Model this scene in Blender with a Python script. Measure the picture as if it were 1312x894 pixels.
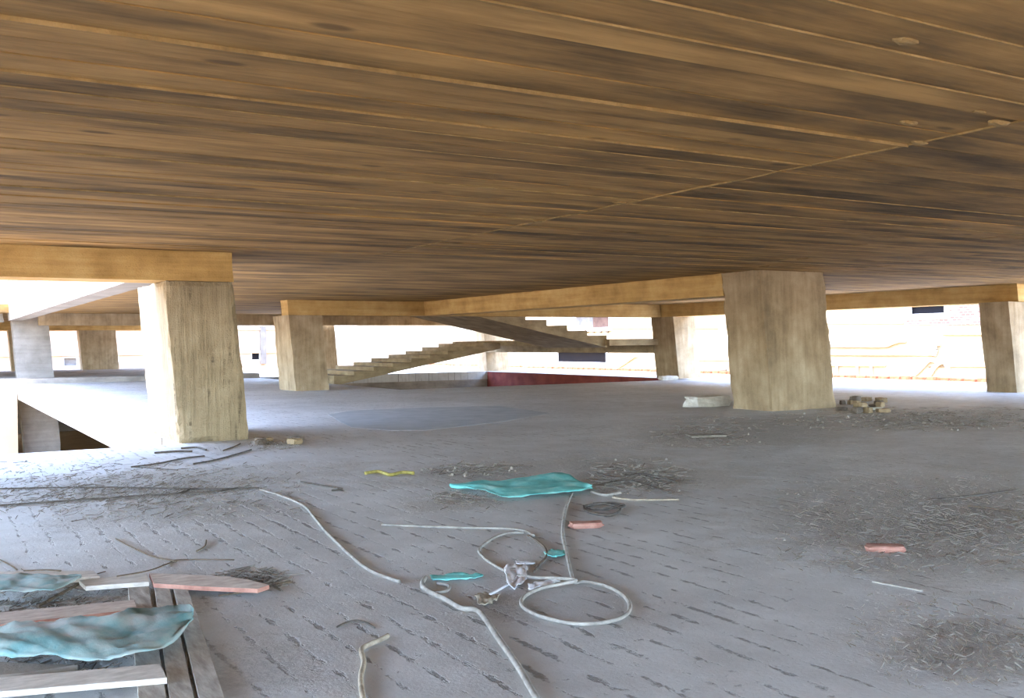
import bpy, bmesh, math, random
from mathutils import Vector, Matrix, noise
random.seed(7)
for o in list(bpy.data.objects): bpy.data.objects.remove(o)
S = bpy.context.scene
COL = S.collection

# ---------------------------------------------------------------- camera
F, CX, CY = 1270.0, 656.0, 447.0
EYE, H = 1.5, 3.0
PITCH, ROLL = math.atan(7.5/F), 0.0105
fw = Vector((0, math.cos(PITCH), -math.sin(PITCH)))
r0 = Vector((1, 0, 0)); u0 = r0.cross(fw)
RIGHT = math.cos(ROLL)*r0 - math.sin(ROLL)*u0
UP = math.cos(ROLL)*u0 + math.sin(ROLL)*r0
EYEP = Vector((0, 0, EYE))
cam = bpy.data.cameras.new('camera'); camo = bpy.data.objects.new('camera', cam); COL.objects.link(camo)
M = Matrix.Identity(4)
for i in range(3):
    M[i][0] = RIGHT[i]; M[i][1] = UP[i]; M[i][2] = -fw[i]; M[i][3] = EYEP[i]
camo.matrix_world = M
cam.sensor_width = 36; cam.lens = 36*F/1312; cam.clip_end = 1000
S.camera = camo

# ---------------------------------------------------------------- light
ANG = math.atan2(0.512, 0.859)                       # the building grid is turned 30.8 degrees
U = Vector((math.cos(ANG), math.sin(ANG), 0)); V = Vector((-math.sin(ANG), math.cos(ANG), 0))
SUN_EL = math.radians(79)
sun_dir = ((-U*0.985 + V*0.03).normalized()*math.cos(SUN_EL) + Vector((0, 0, math.sin(SUN_EL)))).normalized()
w = bpy.data.worlds.new('World'); S.world = w; w.use_nodes = True
nt = w.node_tree; bg = nt.nodes['Background']
sky = nt.nodes.new('ShaderNodeTexSky'); sky.sky_type = 'NISHITA'; sky.sun_disc = False
sky.sun_elevation = SUN_EL; sky.sun_rotation = math.atan2(sun_dir.x, sun_dir.y)
sky.dust_density = 2.0; sky.air_density = 0.9
nt.links.new(sky.outputs[0], bg.inputs[0]); bg.inputs[1].default_value = 0.46
sl = bpy.data.lights.new('sun_offscreen', 'SUN'); sl.energy = 1.5; sl.angle = math.radians(0.6); sl.color = (1, 0.93, 0.82)
so = bpy.data.objects.new('sun_offscreen', sl); COL.objects.link(so)
so.rotation_euler = sun_dir.to_track_quat('Z', 'Y').to_euler()
S.view_settings.view_transform = 'Standard'; S.view_settings.look = 'None'
S.view_settings.gamma = 1; S.view_settings.use_curve_mapping = False
S.view_settings.exposure = 3.05

# ---------------------------------------------------------------- pixels to places
def ray(px, py): return (fw + RIGHT*((px-CX)/F) - UP*((py-CY)/F))
def at(px, py, z=0.0):
    r = ray(px, py); return EYEP + r*((z-EYE)/r.z)
def atu(px, py, u):
    r = ray(px, py); return EYEP + r*(u/(r.dot(U)))
def atv(px, py, v):
    r = ray(px, py); return EYEP + r*(v/(r.dot(V)))
def uv(u, v, z=0.0): return U*u + V*v + Vector((0, 0, z))
def proj_x(p):
    d = p-EYEP; return CX + F*d.dot(RIGHT)/d.dot(fw)
def to_uv(p): return p.dot(U), p.dot(V)

# ---------------------------------------------------------------- materials
def srgb(r, g, b):
    f = lambda c: (c/255/12.92) if c/255 <= 0.04045 else ((c/255+0.055)/1.055)**2.4
    return (f(r), f(g), f(b), 1)
class N:
    def __init__(s, name, rough=0.9):
        s.m = bpy.data.materials.new(name); s.m.use_nodes = True
        s.t = s.m.node_tree; s.b = s.t.nodes['Principled BSDF']
        s.b.inputs['Roughness'].default_value = rough
        s.b.inputs['Specular IOR Level'].default_value = 0.25
        g = s.t.nodes.new('ShaderNodeNewGeometry')
        mp = s.t.nodes.new('ShaderNodeMapping'); mp.inputs['Rotation'].default_value = (0, 0, -ANG)
        s.t.links.new(g.outputs['Position'], mp.inputs[0]); s.pos = mp.outputs[0]
    def new(s, typ, **kw):
        n = s.t.nodes.new(typ)
        for k, v in kw.items(): setattr(n, k, v)
        return n
    def L(s, a, b): s.t.links.new(a, b)
    def scaled(s, sc, loc=(0, 0, 0)):
        mp = s.new('ShaderNodeMapping'); mp.inputs['Scale'].default_value = sc; mp.inputs['Location'].default_value = loc
        s.L(s.pos, mp.inputs[0]); return mp.outputs[0]
    def noise(s, sc=(1, 1, 1), detail=5, rough=0.55, loc=(0, 0, 0), vec=None):
        n = s.new('ShaderNodeTexNoise'); n.inputs['Scale'].default_value = 1; n.inputs['Detail'].default_value = detail
        n.inputs['Roughness'].default_value = rough
        s.L(vec or s.scaled(sc, loc), n.inputs['Vector']); return n.outputs['Fac']
    def ramp(s, fac, stops):
        r = s.new('ShaderNodeValToRGB'); e = r.color_ramp.elements
        e[0].position, e[0].color = stops[0]; e[1].position, e[1].color = stops[-1]
        for p, c in stops[1:-1]:
            x = e.new(p); x.color = c
        s.L(fac, r.inputs[0]); return r.outputs[0]
    def step(s, fac, lo, hi):
        n = s.new('ShaderNodeMapRange', interpolation_type='SMOOTHSTEP')
        n.inputs[1].default_value = lo; n.inputs[2].default_value = hi; s.L(fac, n.inputs[0]); return n.outputs[0]
    def math(s, op, a, b=None):
        n = s.new('ShaderNodeMath', operation=op)
        for i, x in enumerate((a, b)):
            if x is None: continue
            if isinstance(x, (int, float)): n.inputs[i].default_value = x
            else: s.L(x, n.inputs[i])
        return n.outputs[0]
    def mix(s, fac, a, b, mode='MIX'):
        n = s.new('ShaderNodeMix', data_type='RGBA', blend_type=mode)
        for i, x in ((0, fac), (6, a), (7, b)):
            if isinstance(x, (int, float, tuple)): n.inputs[i].default_value = x
            else: s.L(x, n.inputs[i])
        return n.outputs[2]
    def color(s, c):
        if isinstance(c, tuple): s.b.inputs['Base Color'].default_value = c
        else: s.L(c, s.b.inputs['Base Color'])
    def bump(s, h, strength=0.4, dist=0.02):
        n = s.new('ShaderNodeBump'); n.inputs['Strength'].default_value = strength; n.inputs['Distance'].default_value = dist
        s.L(h, n.inputs['Height']); s.L(n.outputs[0], s.b.inputs['Normal'])

def m_concrete(name, a, b, c, streak=(6, 6, 0.5), bs=0.5, sc=1.6, pits=None):
    n = N(name)
    big = n.noise((sc, sc, sc), 6, 0.6); st = n.noise(streak, 4, 0.6, (3, 1, 7)); fine = n.noise((45, 45, 45), 3, 0.7)
    f = n.math('ADD', n.math('MULTIPLY', big, 0.6), n.math('MULTIPLY', st, 0.4))
    col = n.ramp(f, [(0.3, a), (0.5, b), (0.68, c)])
    col = n.mix(n.math('MULTIPLY', n.step(fine, 0.5, 0.75), 0.25), col, tuple(x*0.55 for x in a[:3])+(1,))
    if pits:
        pt = n.math('MULTIPLY', n.step(n.noise((11, 11, 0.55), 6, 0.75, (1, 8, 2)), 0.54, 0.64), n.step(n.noise((2, 2, 9), 4, 0.7, (7, 1, 2)), 0.38, 0.6))
        col = n.mix(n.math('MULTIPLY', pt, pits), col, srgb(70, 62, 50))
    n.color(col)
    n.bump(n.math('ADD', n.math('MULTIPLY', st, 1.2), n.math('MULTIPLY', fine, 0.5)), bs, 0.03)
    return n.m
M_col = m_concrete('column_concrete', srgb(118, 103, 81), srgb(160, 141, 113), srgb(186, 169, 142))
M_colw = m_concrete('column_concrete_coarse', srgb(128, 115, 94), srgb(160, 144, 116), srgb(184, 168, 140), (14, 14, 0.4), 1.0, pits=0.75)
M_beam = m_concrete('beam_concrete', srgb(150, 118, 70), srgb(190, 155, 98), srgb(208, 178, 122), (0.5, 0.5, 9), 0.5)
M_pale = m_concrete('pale_concrete', srgb(116, 109, 101), srgb(138, 131, 123), srgb(154, 147, 139), (0.5, 0.5, 7), 0.4)
M_stair = m_concrete('stair_concrete', srgb(120, 105, 82), srgb(160, 142, 112), srgb(186, 168, 136), (2, 2, 6), 0.5)
M_redwall = m_concrete('red_wall', srgb(96, 44, 38), srgb(124, 60, 52), srgb(140, 76, 64), (1, 1, 3), 0.3)
M_grey = m_concrete('dull_concrete', srgb(120, 114, 108), srgb(148, 140, 132), srgb(170, 162, 152), (1, 1, 5), 0.4)
M_cream = m_concrete('cream_plaster', srgb(150, 134, 110), srgb(160, 144, 120), srgb(168, 153, 129), (1, 1, .3), 0.1, 0.5)
M_white = m_concrete('white_plaster', srgb(186, 180, 170), srgb(196, 190, 181), srgb(204, 199, 191), (1, 1, .3), 0.1, 0.4)
M_pink = m_concrete('rose_plaster', srgb(152, 132, 118), srgb(164, 144, 130), srgb(172, 154, 140), (1, 1, .3), 0.1, 0.4)
M_sand = m_concrete('sand', srgb(140, 114, 76), srgb(162, 134, 92), srgb(178, 150, 108), (2, 2, 2), 0.3, 0.3)
M_stone = m_concrete('pale_stone', srgb(180, 176, 166), srgb(205, 202, 194), srgb(220, 218, 210), (9, 9, 9), 0.4, 8)

def m_board():
    n = N('board_marked_concrete')
    oi = n.new('ShaderNodeObjectInfo')
    cx = n.new('ShaderNodeCombineXYZ'); n.L(n.math('MULTIPLY', oi.outputs['Random'], 37.0), cx.inputs[0]); n.L(n.math('MULTIPLY', oi.outputs['Random'], 11.0), cx.inputs[1])
    va = n.new('ShaderNodeVectorMath', operation='ADD'); n.L(n.scaled((0.42, 1.7, 1)), va.inputs[0]); n.L(cx.outputs[0], va.inputs[1])
    blot = n.noise(vec=va.outputs[0], detail=6, rough=0.62)
    vb = n.new('ShaderNodeVectorMath', operation='ADD'); n.L(n.scaled((0.7, 15, 1)), vb.inputs[0]); n.L(cx.outputs[0], vb.inputs[1])
    grain = n.noise(vec=vb.outputs[0], detail=6, rough=0.7)
    f = n.math('ADD', n.math('MULTIPLY', blot, 0.68), n.math('MULTIPLY', grain, 0.20))
    f = n.math('ADD', f, n.math('MULTIPLY', oi.outputs['Random'], 0.10))
    col = n.ramp(f, [(0.35, srgb(76, 59, 36)), (0.43, srgb(112, 87, 53)), (0.52, srgb(150, 115, 68)), (0.63, srgb(184, 143, 86))])
    kn = n.new('ShaderNodeTexVoronoi'); kn.inputs['Scale'].default_value = 1; n.L(n.scaled((0.8, 2.1, 0.0)), kn.inputs['Vector'])
    col = n.mix(n.math('MULTIPLY', n.step(kn.outputs['Distance'], 0.12, 0.05), 0.6), col, srgb(52, 42, 30))
    n.color(col); n.bump(grain, 0.5, 0.012)
    return n.m
M_board = m_board()
M_fin = m_concrete('fin_concrete', srgb(112, 90, 58), srgb(142, 116, 76), srgb(168, 140, 96), (3, 30, 3), 0.4, 5)

DIRT = []        # (px, py, half-width u, half-width v) patches of trodden dirt, filled before the floor is made
for px, py, a, b in ((1190, 665, 2.2, 1.6), (1290, 640, 3.0, 2.2), (1240, 720, 1.0, 0.9), (1250, 830, .55, .5), (150, 620, 3.2, 1.3), (240, 655, 1.2, .8),
                     (820, 610, 1.6, 1.3), (590, 645, .7, .6), (930, 560, 2.4, 1.8), (1120, 540, 5.0, 2.2), (330, 572, 1.4, .9), (1200, 532, 5, 2), (700, 600, 2.5, 1.2), (60, 790, 1.0, .9), (330, 850, .35, .5), (640, 780, .35, .25)):
    p = at(px, py); DIRT.append((*to_uv(p), a, b))
def m_floor():
    n = N('troweled_concrete_floor', 0.58); n.b.inputs['Specular IOR Level'].default_value = 0.5
    big = n.noise((0.35, 0.35, 1), 6, 0.6); mid = n.noise((2.2, 2.2, 2), 6, 0.65, (5, 2, 0)); fine = n.noise((38, 38, 38), 4, 0.7)
    f = n.math('ADD', n.math('MULTIPLY', big, 0.55), n.math('MULTIPLY', mid, 0.45))
    col = n.ramp(f, [(0.34, srgb(170, 170, 170)), (0.5, srgb(190, 191, 192)), (0.66, srgb(208, 210, 212))])
    # dashed rows of dents along the grid
    sep = n.new('ShaderNodeSeparateXYZ'); n.L(n.pos, sep.inputs[0])
    wob = n.math('MULTIPLY', n.math('SUBTRACT', n.noise((1.3, 1.3, 1), 3, 0.5, (9, 9, 0)), 0.5), 0.10)
    wob = n.math('ADD', wob, n.math('MULTIPLY', n.math('SUBTRACT', n.noise((14, 14, 1), 3, 0.6, (4, 9, 0)), 0.5), 0.035))
    fu = n.math('FRACT', n.math('DIVIDE', n.math('ADD', sep.outputs[0], wob), 0.19))
    ln = n.step(n.math('ABSOLUTE', n.math('SUBTRACT', fu, 0.5)), 0.22, 0.02)
    row = n.math('FLOOR', n.math('DIVIDE', n.math('ADD', sep.outputs[0], wob), 0.19))
    cx = n.new('ShaderNodeCombineXYZ'); n.L(n.math('ADD', n.math('MULTIPLY', row, 7.31), n.math('MULTIPLY', sep.outputs[0], 9.0)), cx.inputs[0]); n.L(n.math('MULTIPLY', sep.outputs[1], 4.6), cx.inputs[1])
    dash = n.noise(vec=cx.outputs[0], detail=5, rough=0.75)
    patchy = n.noise((.55, .55, 1), 3, 0.5, (8, 3, 0))
    dent = n.step(n.math('ADD', n.math('MULTIPLY', ln, 0.17), n.math('ADD', n.math('MULTIPLY', dash, 0.75), n.math('MULTIPLY', patchy, 0.22))), 0.64, 0.725)
    spots = n.step(n.noise((8, 8, 1), 5, 0.7, (2, 7, 0)), 0.615, 0.69)
    dent = n.math('MAXIMUM', dent, n.math('MULTIPLY', spots, 0.7))
    col = n.mix(n.math('MULTIPLY', dent, 0.7), col, srgb(100, 97, 95))
    # dirt with a shape of its own
    acc = None
    wv = n.new('ShaderNodeTexNoise'); wv.inputs['Scale'].default_value = 1.6; wv.inputs['Detail'].default_value = 6; wv.inputs['Roughness'].default_value = 0.7; n.L(n.pos, wv.inputs['Vector'])
    for (pu, pv, a, b) in DIRT:
        x = n.math('DIVIDE', n.math('SUBTRACT', sep.outputs[0], pu), a); y = n.math('DIVIDE', n.math('SUBTRACT', sep.outputs[1], pv), b)
        d = n.math('SQRT', n.math('ADD', n.math('MULTIPLY', x, x), n.math('MULTIPLY', y, y)))
        d = n.math('ADD', d, n.math('MULTIPLY', n.math('SUBTRACT', wv.outputs['Fac'], 0.5), 2.4))
        k = n.step(d, 1.1, 0.5); acc = k if acc is None else n.math('MAXIMUM', acc, k)
    specks = n.noise((22, 22, 22), 5, 0.8, (1, 3, 3))
    dcol = n.ramp(specks, [(0.35, srgb(112, 105, 97)), (0.5, srgb(150, 142, 132)), (0.68, srgb(190, 183, 173))])
    col = n.mix(n.math('MULTIPLY', acc, 0.5), col, dcol)
    n.color(col)
    h = n.math('SUBTRACT', n.math('ADD', n.math('MULTIPLY', mid, 0.5), n.math('MULTIPLY', fine, 0.25)), n.math('MULTIPLY', dent, 0.9))
    h = n.math('ADD', h, n.math('MULTIPLY', n.math('MULTIPLY', acc, specks), 0.9))
    n.bump(h, 0.7, 0.03)
    return n.m
M_floor = m_floor()

def m_simple(name, a, b, sc=12, rough=0.85, bs=0.3, stretch=(1, 1, 1)):
    n = N(name, rough); f = n.noise((sc*stretch[0], sc*stretch[1], sc*stretch[2]), 5, 0.65)
    n.color(n.ramp(f, [(0.35, a), (0.65, b)])); n.bump(f, bs, 0.01); return n.m
M_wood = m_simple('weathered_wood', srgb(182, 176, 168), srgb(216, 210, 202), 9, 0.85, 0.4, (1, 3, 3))
M_woodx = m_simple('weathered_wood_long', srgb(146, 140, 132), srgb(186, 182, 174), 9, 0.85, 0.4, (3, .6, 3))
M_woodr = m_simple('reddish_wood', srgb(172, 156, 146), srgb(210, 199, 189), 8, 0.8, 0.4, (1, 3, 3))
M_stick = m_simple('brown_stick', srgb(88, 76, 62), srgb(120, 106, 90), 20)
def m_tarp(name, a, b, c):
    n = N(name, 0.6); f = n.noise((5, 5, 5), 5, 0.6)
    col = n.ramp(f, [(0.35, a), (0.52, b), (0.7, c)])
    n.color(col); n.bump(n.noise((60, 60, 60), 2, 0.5), 0.15, 0.01); return n.m
M_tarp = m_tarp('turquoise_sheet', srgb(92, 180, 180), srgb(124, 206, 204), srgb(168, 224, 220))
M_tarp2 = m_tarp('faded_turquoise_sheet', srgb(112, 154, 158), srgb(150, 170, 170), srgb(180, 178, 176))
M_rope = m_simple('dusty_white_hose', srgb(132, 129, 125), srgb(168, 165, 160), 14)
M_ropeb = m_simple('dirty_beige_rope', srgb(136, 126, 112), srgb(178, 168, 152), 22)
M_clothw = m_simple('white_cloth', srgb(208, 209, 216), srgb(230, 231, 236), 12)
M_brick = m_simple('red_clay', srgb(146, 98, 88), srgb(178, 138, 126), 14)
M_brick2 = m_simple('orange_clay', srgb(124, 70, 46), srgb(152, 104, 76), 6)
M_wire = m_simple('dark_wire', srgb(70, 64, 60), srgb(104, 98, 92), 20)
M_yel = m_simple('yellow_rope', srgb(140, 132, 70), srgb(176, 166, 100), 20)
M_straw = m_simple('straw', srgb(100, 94, 87), srgb(140, 135, 128), 9)
M_crumb = m_simple('crumbled_concrete', srgb(120, 114, 106), srgb(166, 160, 152), 15)
M_dark = m_simple('dark_scrap', srgb(84, 76, 68), srgb(120, 110, 100), 15)
M_glass = N('dark_window_glass', 0.5); M_glass.b.inputs['Specular IOR Level'].default_value = 0.08; M_glass.color(srgb(16, 14, 18)); M_glass = M_glass.m
M_frame = N('white_window_frame', 0.6); M_frame.color(srgb(210, 210, 212)); M_frame = M_frame.m
M_shut = m_simple('brown_shutter', srgb(74, 54, 46), srgb(92, 70, 60), 2, 0.8, 0.1)
M_gshut = m_simple('grey_shutter', srgb(92, 90, 88), srgb(114, 110, 108), 2, 0.8, 0.1)
M_pipe = m_simple('white_plastic_pipe', srgb(196, 188, 176), srgb(212, 206, 196), 2, 0.5, 0.1)
M_tan = m_simple('tan_pipe', srgb(126, 104, 76), srgb(148, 124, 94), 2, 0.5, 0.1)
def m_brickwall():
    n = N('rose_brickwork'); b = n.new('ShaderNodeTexBrick')
    mp = n.new('ShaderNodeMapping'); mp.inputs['Rotation'].default_value = (0, math.pi/2, 0)
    s2 = n.new('ShaderNodeSeparateXYZ'); n.L(n.pos, s2.inputs[0]); c2 = n.new('ShaderNodeCombineXYZ'); n.L(s2.outputs[1], c2.inputs[0]); n.L(s2.outputs[2], c2.inputs[1])
    n.L(c2.outputs[0], b.inputs['Vector']); b.inputs['Scale'].default_value = 2.0; b.inputs['Mortar Size'].default_value = 0.03
    b.inputs['Color1'].default_value = srgb(116, 76, 70); b.inputs['Color2'].default_value = srgb(132, 98, 92); b.inputs['Mortar'].default_value = srgb(146, 130, 124)
    n.color(b.outputs['Color']); n.bump(b.outputs['Fac'], 0.3, 0.02); return n.m
M_bwall = m_brickwall()
M_patch = m_simple('smooth_blue_grey_screed', srgb(160, 166, 172), srgb(180, 185, 190), 2.2, 0.7, 0.15)

# ---------------------------------------------------------------- mesh helpers
def obj(name, verts, faces, mat, parent=None, loc=None, rz=0.0, smooth=False):
    me = bpy.data.meshes.new(name); me.from_pydata([tuple(v) for v in verts], [], faces); me.update()
    bm = bmesh.new(); bm.from_mesh(me); bmesh.ops.remove_doubles(bm, verts=bm.verts, dist=1e-5)
    bmesh.ops.recalc_face_normals(bm, faces=bm.faces); bm.to_mesh(me); bm.free()
    me.materials.append(mat)
    if smooth:
        for p in me.polygons: p.use_smooth = True
    o = bpy.data.objects.new(name, me); COL.objects.link(o)
    if loc is not None: o.location = loc
    o.rotation_euler = (0, 0, rz)
    if parent: o.parent = parent
    return o
def empty(name, loc=(0, 0, 0), rz=0.0):
    o = bpy.data.objects.new(name, None); COL.objects.link(o); o.location = loc; o.rotation_euler = (0, 0, rz); o.empty_display_size = 0.2; return o
def tag(o, label, cat, group=None, kind=None):
    o['label'] = label; o['category'] = cat
    if o.name.split('.')[0] in ('rope', 'hose') and cat != o.name.split('.')[0]: o.name = cat
    if group: o['group'] = group
    if kind: o['kind'] = kind
    return o
def struct(o, label=None):
    o['kind'] = 'structure'
    if label: o['label'] = label
    return o
class MB:
    def __init__(s): s.v = []; s.f = []
    def box(s, x0, x1, y0, y1, z0, z1):
        b = len(s.v)
        s.v += [(x, y, z) for z in (z0, z1) for y in (y0, y1) for x in (x0, x1)]
        s.f += [tuple(b+i for i in q) for q in ((0, 2, 3, 1), (4, 5, 7, 6), (0, 1, 5, 4), (2, 6, 7, 3), (0, 4, 6, 2), (1, 3, 7, 5))]
        return s
    def prism(s, poly, h):                       # poly: 3D points, extruded down by h
        b = len(s.v); n = len(poly)
        s.v += [tuple(p) for p in poly] + [(p[0], p[1], p[2]-h) for p in poly]
        s.f.append(tuple(range(b, b+n))); s.f.append(tuple(range(b+2*n-1, b+n-1, -1)))
        for i in range(n):
            j = (i+1) % n; s.f.append((b+i, b+n+i, b+n+j, b+j))
        return s
    def shift(s, p): return [(v[0]-p[0], v[1]-p[1], v[2]-p[2]) for v in s.v]
LEAN = 0.085                                      # the frame stands a little out of plumb
def leaned(x, y, z, z0=0.0):
    k = LEAN*z; return (x - k*U.x, y - k*V.x, z)
def rough_box(sx, sy, z0, z1, step=0.15, amp=0.006, chip=0.022, lean=True, seed=0, zoff=0.0):
    """a cast block 0..sx, 0..sy, z0..z1 with uneven faces and chipped arrises; grid steps follow its size"""
    nx, ny, nz = (max(1, min(60, int(round(a/step)))) for a in (sx, sy, z1-z0))
    V_, F_ = [], []; idx = {}
    def vid(i, j, k):
        key = (i, j, k)
        if key in idx: return idx[key]
        x, y, z = sx*i/nx, sy*j/ny, z0+(z1-z0)*k/nz
        onx, ony, onz = i in (0, nx), j in (0, ny), k in (0, nz)
        n = noise.noise_vector(Vector((x*2.1+seed*13.7, y*2.1+seed*3.1, z*2.1)))
        dx = n.x*amp*(2 if onx else 0.3); dy = n.y*amp*(2 if ony else 0.3); dz = n.z*amp*(1 if onz else .2)
        if onx+ony+onz >= 2:
            c = abs(noise.noise(Vector((x*2.6+seed*7.7, y*2.6, z*2.6))))*chip*1.3
            c += max(0, noise.noise(Vector((x*1.3+seed, y*1.3, z*1.3+9)))-0.2)*chip*2.2
            if onx: dx += c*(1 if i == 0 else -1)
            if ony: dy += c*(1 if j == 0 else -1)
            if onz and not (onx and ony): dz += c*0.4*(1 if k == 0 else -1)
        if k == 0: dz = 0
        p = (x+dx, y+dy, z+dz)
        if lean: p = leaned(*((p[0], p[1], p[2]+zoff))); p = (p[0], p[1], p[2]-zoff)
        idx[key] = len(V_); V_.append(p); return idx[key]
    for a in range(ny):
        for k in range(nz):
            for i in (0, nx): F_.append((vid(i, a, k), vid(i, a+1, k), vid(i, a+1, k+1), vid(i, a, k+1)))
    for a in range(nx):
        for k in range(nz):
            for j in (0, ny): F_.append((vid(a, j, k), vid(a+1, j, k), vid(a+1, j, k+1), vid(a, j, k+1)))
    for a in range(nx):
        for b in range(ny):
            for k in (0, nz): F_.append((vid(a, b, k), vid(a+1, b, k), vid(a+1, b+1, k), vid(a, b+1, k)))
    return V_, F_
SEED = [0]
def block(name, u0, v0, su, sv, z0, z1, mat, parent=None, **kw):
    SEED[0] += 1
    vs, fs = rough_box(su, sv, 0, z1-z0, seed=SEED[0], zoff=z0, **kw)
    o = obj(name, vs, fs, mat)
    if parent:
        o.parent = parent; o.location = (u0, v0, z0)
    else:
        o.location = uv(u0, v0, z0); o.rotation_euler = (0, 0, ANG)
    return o
def tube(path, r, n=7, taper=False):
    pts = []
    P = [path[0]]+list(path)+[path[-1]]
    for i in range(1, len(P)-2):
        for s in range(6):
            t = s/6; a, b, c, d = P[i-1], P[i], P[i+1], P[i+2]
            pts.append(0.5*((2*b)+(c-a)*t+(2*a-5*b+4*c-d)*t*t+(3*b-a-3*c+d)*t**3))
    pts.append(P[-2]); V_, F_ = [], []
    for i, p in enumerate(pts):
        tg = (pts[min(i+1, len(pts)-1)]-pts[max(i-1, 0)])
        tg = tg.normalized() if tg.length > 1e-6 else Vector((1, 0, 0))
        s = tg.cross(Vector((0, 0, 1))); s = s.normalized() if s.length > 1e-4 else Vector((1, 0, 0)); q = s.cross(tg)
        rr = r*(1-0.6*i/len(pts)) if taper else r
        for k in range(n):
            a = 2*math.pi*k/n; V_.append(p + s*math.cos(a)*rr + q*math.sin(a)*rr)
    for i in range(len(pts)-1):
        for k in range(n): F_.append((i*n+k, i*n+(k+1) % n, (i+1)*n+(k+1) % n, (i+1)*n+k))
    F_.append(tuple(range(n))); F_.append(tuple(range(len(V_)-n, len(V_))))
    return V_, F_
def rope(name, pix, r, mat, lift=0.0, parent=None, **kw):
    path = []
    for q in pix:
        z = (q[2] if len(q) > 2 else 0)+r+lift+0.002
        path.append(at(q[0], q[1], z))
    base = path[0].copy(); base.z = 0
    if parent is not None: base = parent.location.copy()
    vs, fs = tube([p-base for p in path], r, **kw)
    o = obj(name, vs, fs, mat, smooth=True)
    if parent is not None: o.parent = parent
    else: o.location = base
    return o
def lerp_path(pl, t):
    ls = [math.dist(pl[i], pl[i+1]) for i in range(len(pl)-1)]; tot = sum(ls); s = t*tot
    for i, l in enumerate(ls):
        if s <= l or i == len(ls)-1:
            k = s/l if l else 0; return tuple(pl[i][j]+(pl[i+1][j]-pl[i][j])*k for j in range(len(pl[0])))
        s -= l
def sheet(name, top, bot, mat, zf, nx=40, ny=12, seed=0.0, wr=0.02, thick=0.004, parent=None):
    """cloth between two edges given in pixels, zf(s,t) its height, crumpled"""
    V_, F_ = [], []
    for i in range(nx+1):
        for j in range(ny+1):
            s, t = i/nx, j/ny; a = lerp_path(top, s); b = lerp_path(bot, s)
            ex = min(s, 1-s, t, 1-t)
            jx = noise.noise(Vector((s*9, t*5, seed)))*3*(1 if ex == 0 else .5)
            px, py = a[0]+(b[0]-a[0])*t+jx, a[1]+(b[1]-a[1])*t+jx*.3
            z0 = zf(s, t)
            wz = wr*(0.5+0.5*noise.noise(Vector((s*5+seed, t*3, 1.3)))+0.9*abs(noise.noise(Vector((s*2.5+seed+t*1.5, t*7-s*2, 7.3))))+0.35*abs(noise.noise(Vector((s*14+seed, t*6, 4.3)))))
            p = at(px, py, z0); p.z = z0+max(0.003, wz); V_.append(p)
    for i in range(nx):
        for j in range(ny):
            a = i*(ny+1)+j; F_.append((a, a+1, a+ny+2, a+ny+1))
    base = sum(V_, Vector())/len(V_); base.z = min(v.z for v in V_)
    if parent is not None: base = parent.location.copy()
    o = obj(name, [v-base for v in V_], F_, mat, smooth=True)
    if parent is not None: o.parent = parent
    else: o.location = base
    m = o.modifiers.new('thickness', 'SOLIDIFY'); m.thickness = thick; m.offset = 1
    return o

# ================================================================ the setting
GZ = -3.4
g = MB().box(-160, 200, -160, 220, GZ-0.5, GZ)
struct(obj('ground', g.v, g.f, M_sand), 'sandy ground below the unfinished storey')
cy = MB().box(-14, 3.4, 15.9, 45.8, GZ, GZ+.08)  # out of view; pale slab added to bounce sunlight up to the ceiling
struct(obj('floor_courtyard_bounce', cy.v, cy.f, M_pale, rz=ANG), 'unseen pale courtyard floor added to bounce light upwards')
# floor slab in pieces round the courtyard and the stairwell (grid coordinates u, v)
VN, VF = 15.75, 45.9                # courtyard near and far edges
UC = 3.45                           # courtyard right edge
SU0, SU1, SV0, SV1 = 13.6, 26.2, 30.0, 46.6   # stairwell
UE = 31.3
floor = MB()
UN, VB0 = -8.0, -7.0            # slab ends behind the viewer
for a in ((UN, UC, VB0, VN), (UC, UE, VB0, SV0), (UC, SU0, SV0, VF), (SU1, UE, SV0, 68), (SU0, SU1, SV1, 68)):
    floor.box(*a, -0.42, 0.0)
FL = struct(obj('floor', floor.v, floor.f, M_floor, rz=ANG), 'rough grey concrete floor slab with rows of dents')
rz = MB().box(-14, SU0, VF, 64, -0.42, 0.22)
struct(obj('floor_raised', rz.v, rz.f, M_grey, rz=ANG), 'raised concrete slab behind the courtyard')
# ceiling slab
CE = empty('ceiling'); CE.rotation_euler = (0, 0, ANG); struct(CE, 'board marked concrete ceiling soffit')
UR = 26.9
soff = MB()
for a in ((UN+.3, UC, VB0+.3, VN+.75), (UC, UR, VB0+.3, 47.2), (-14, SU0, 47.2, 64), (-14, UC, 46.4, 47.2)):
    soff.box(*a, H, H+0.35)
obj('slab', soff.v, soff.f, M_board, parent=CE)
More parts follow.
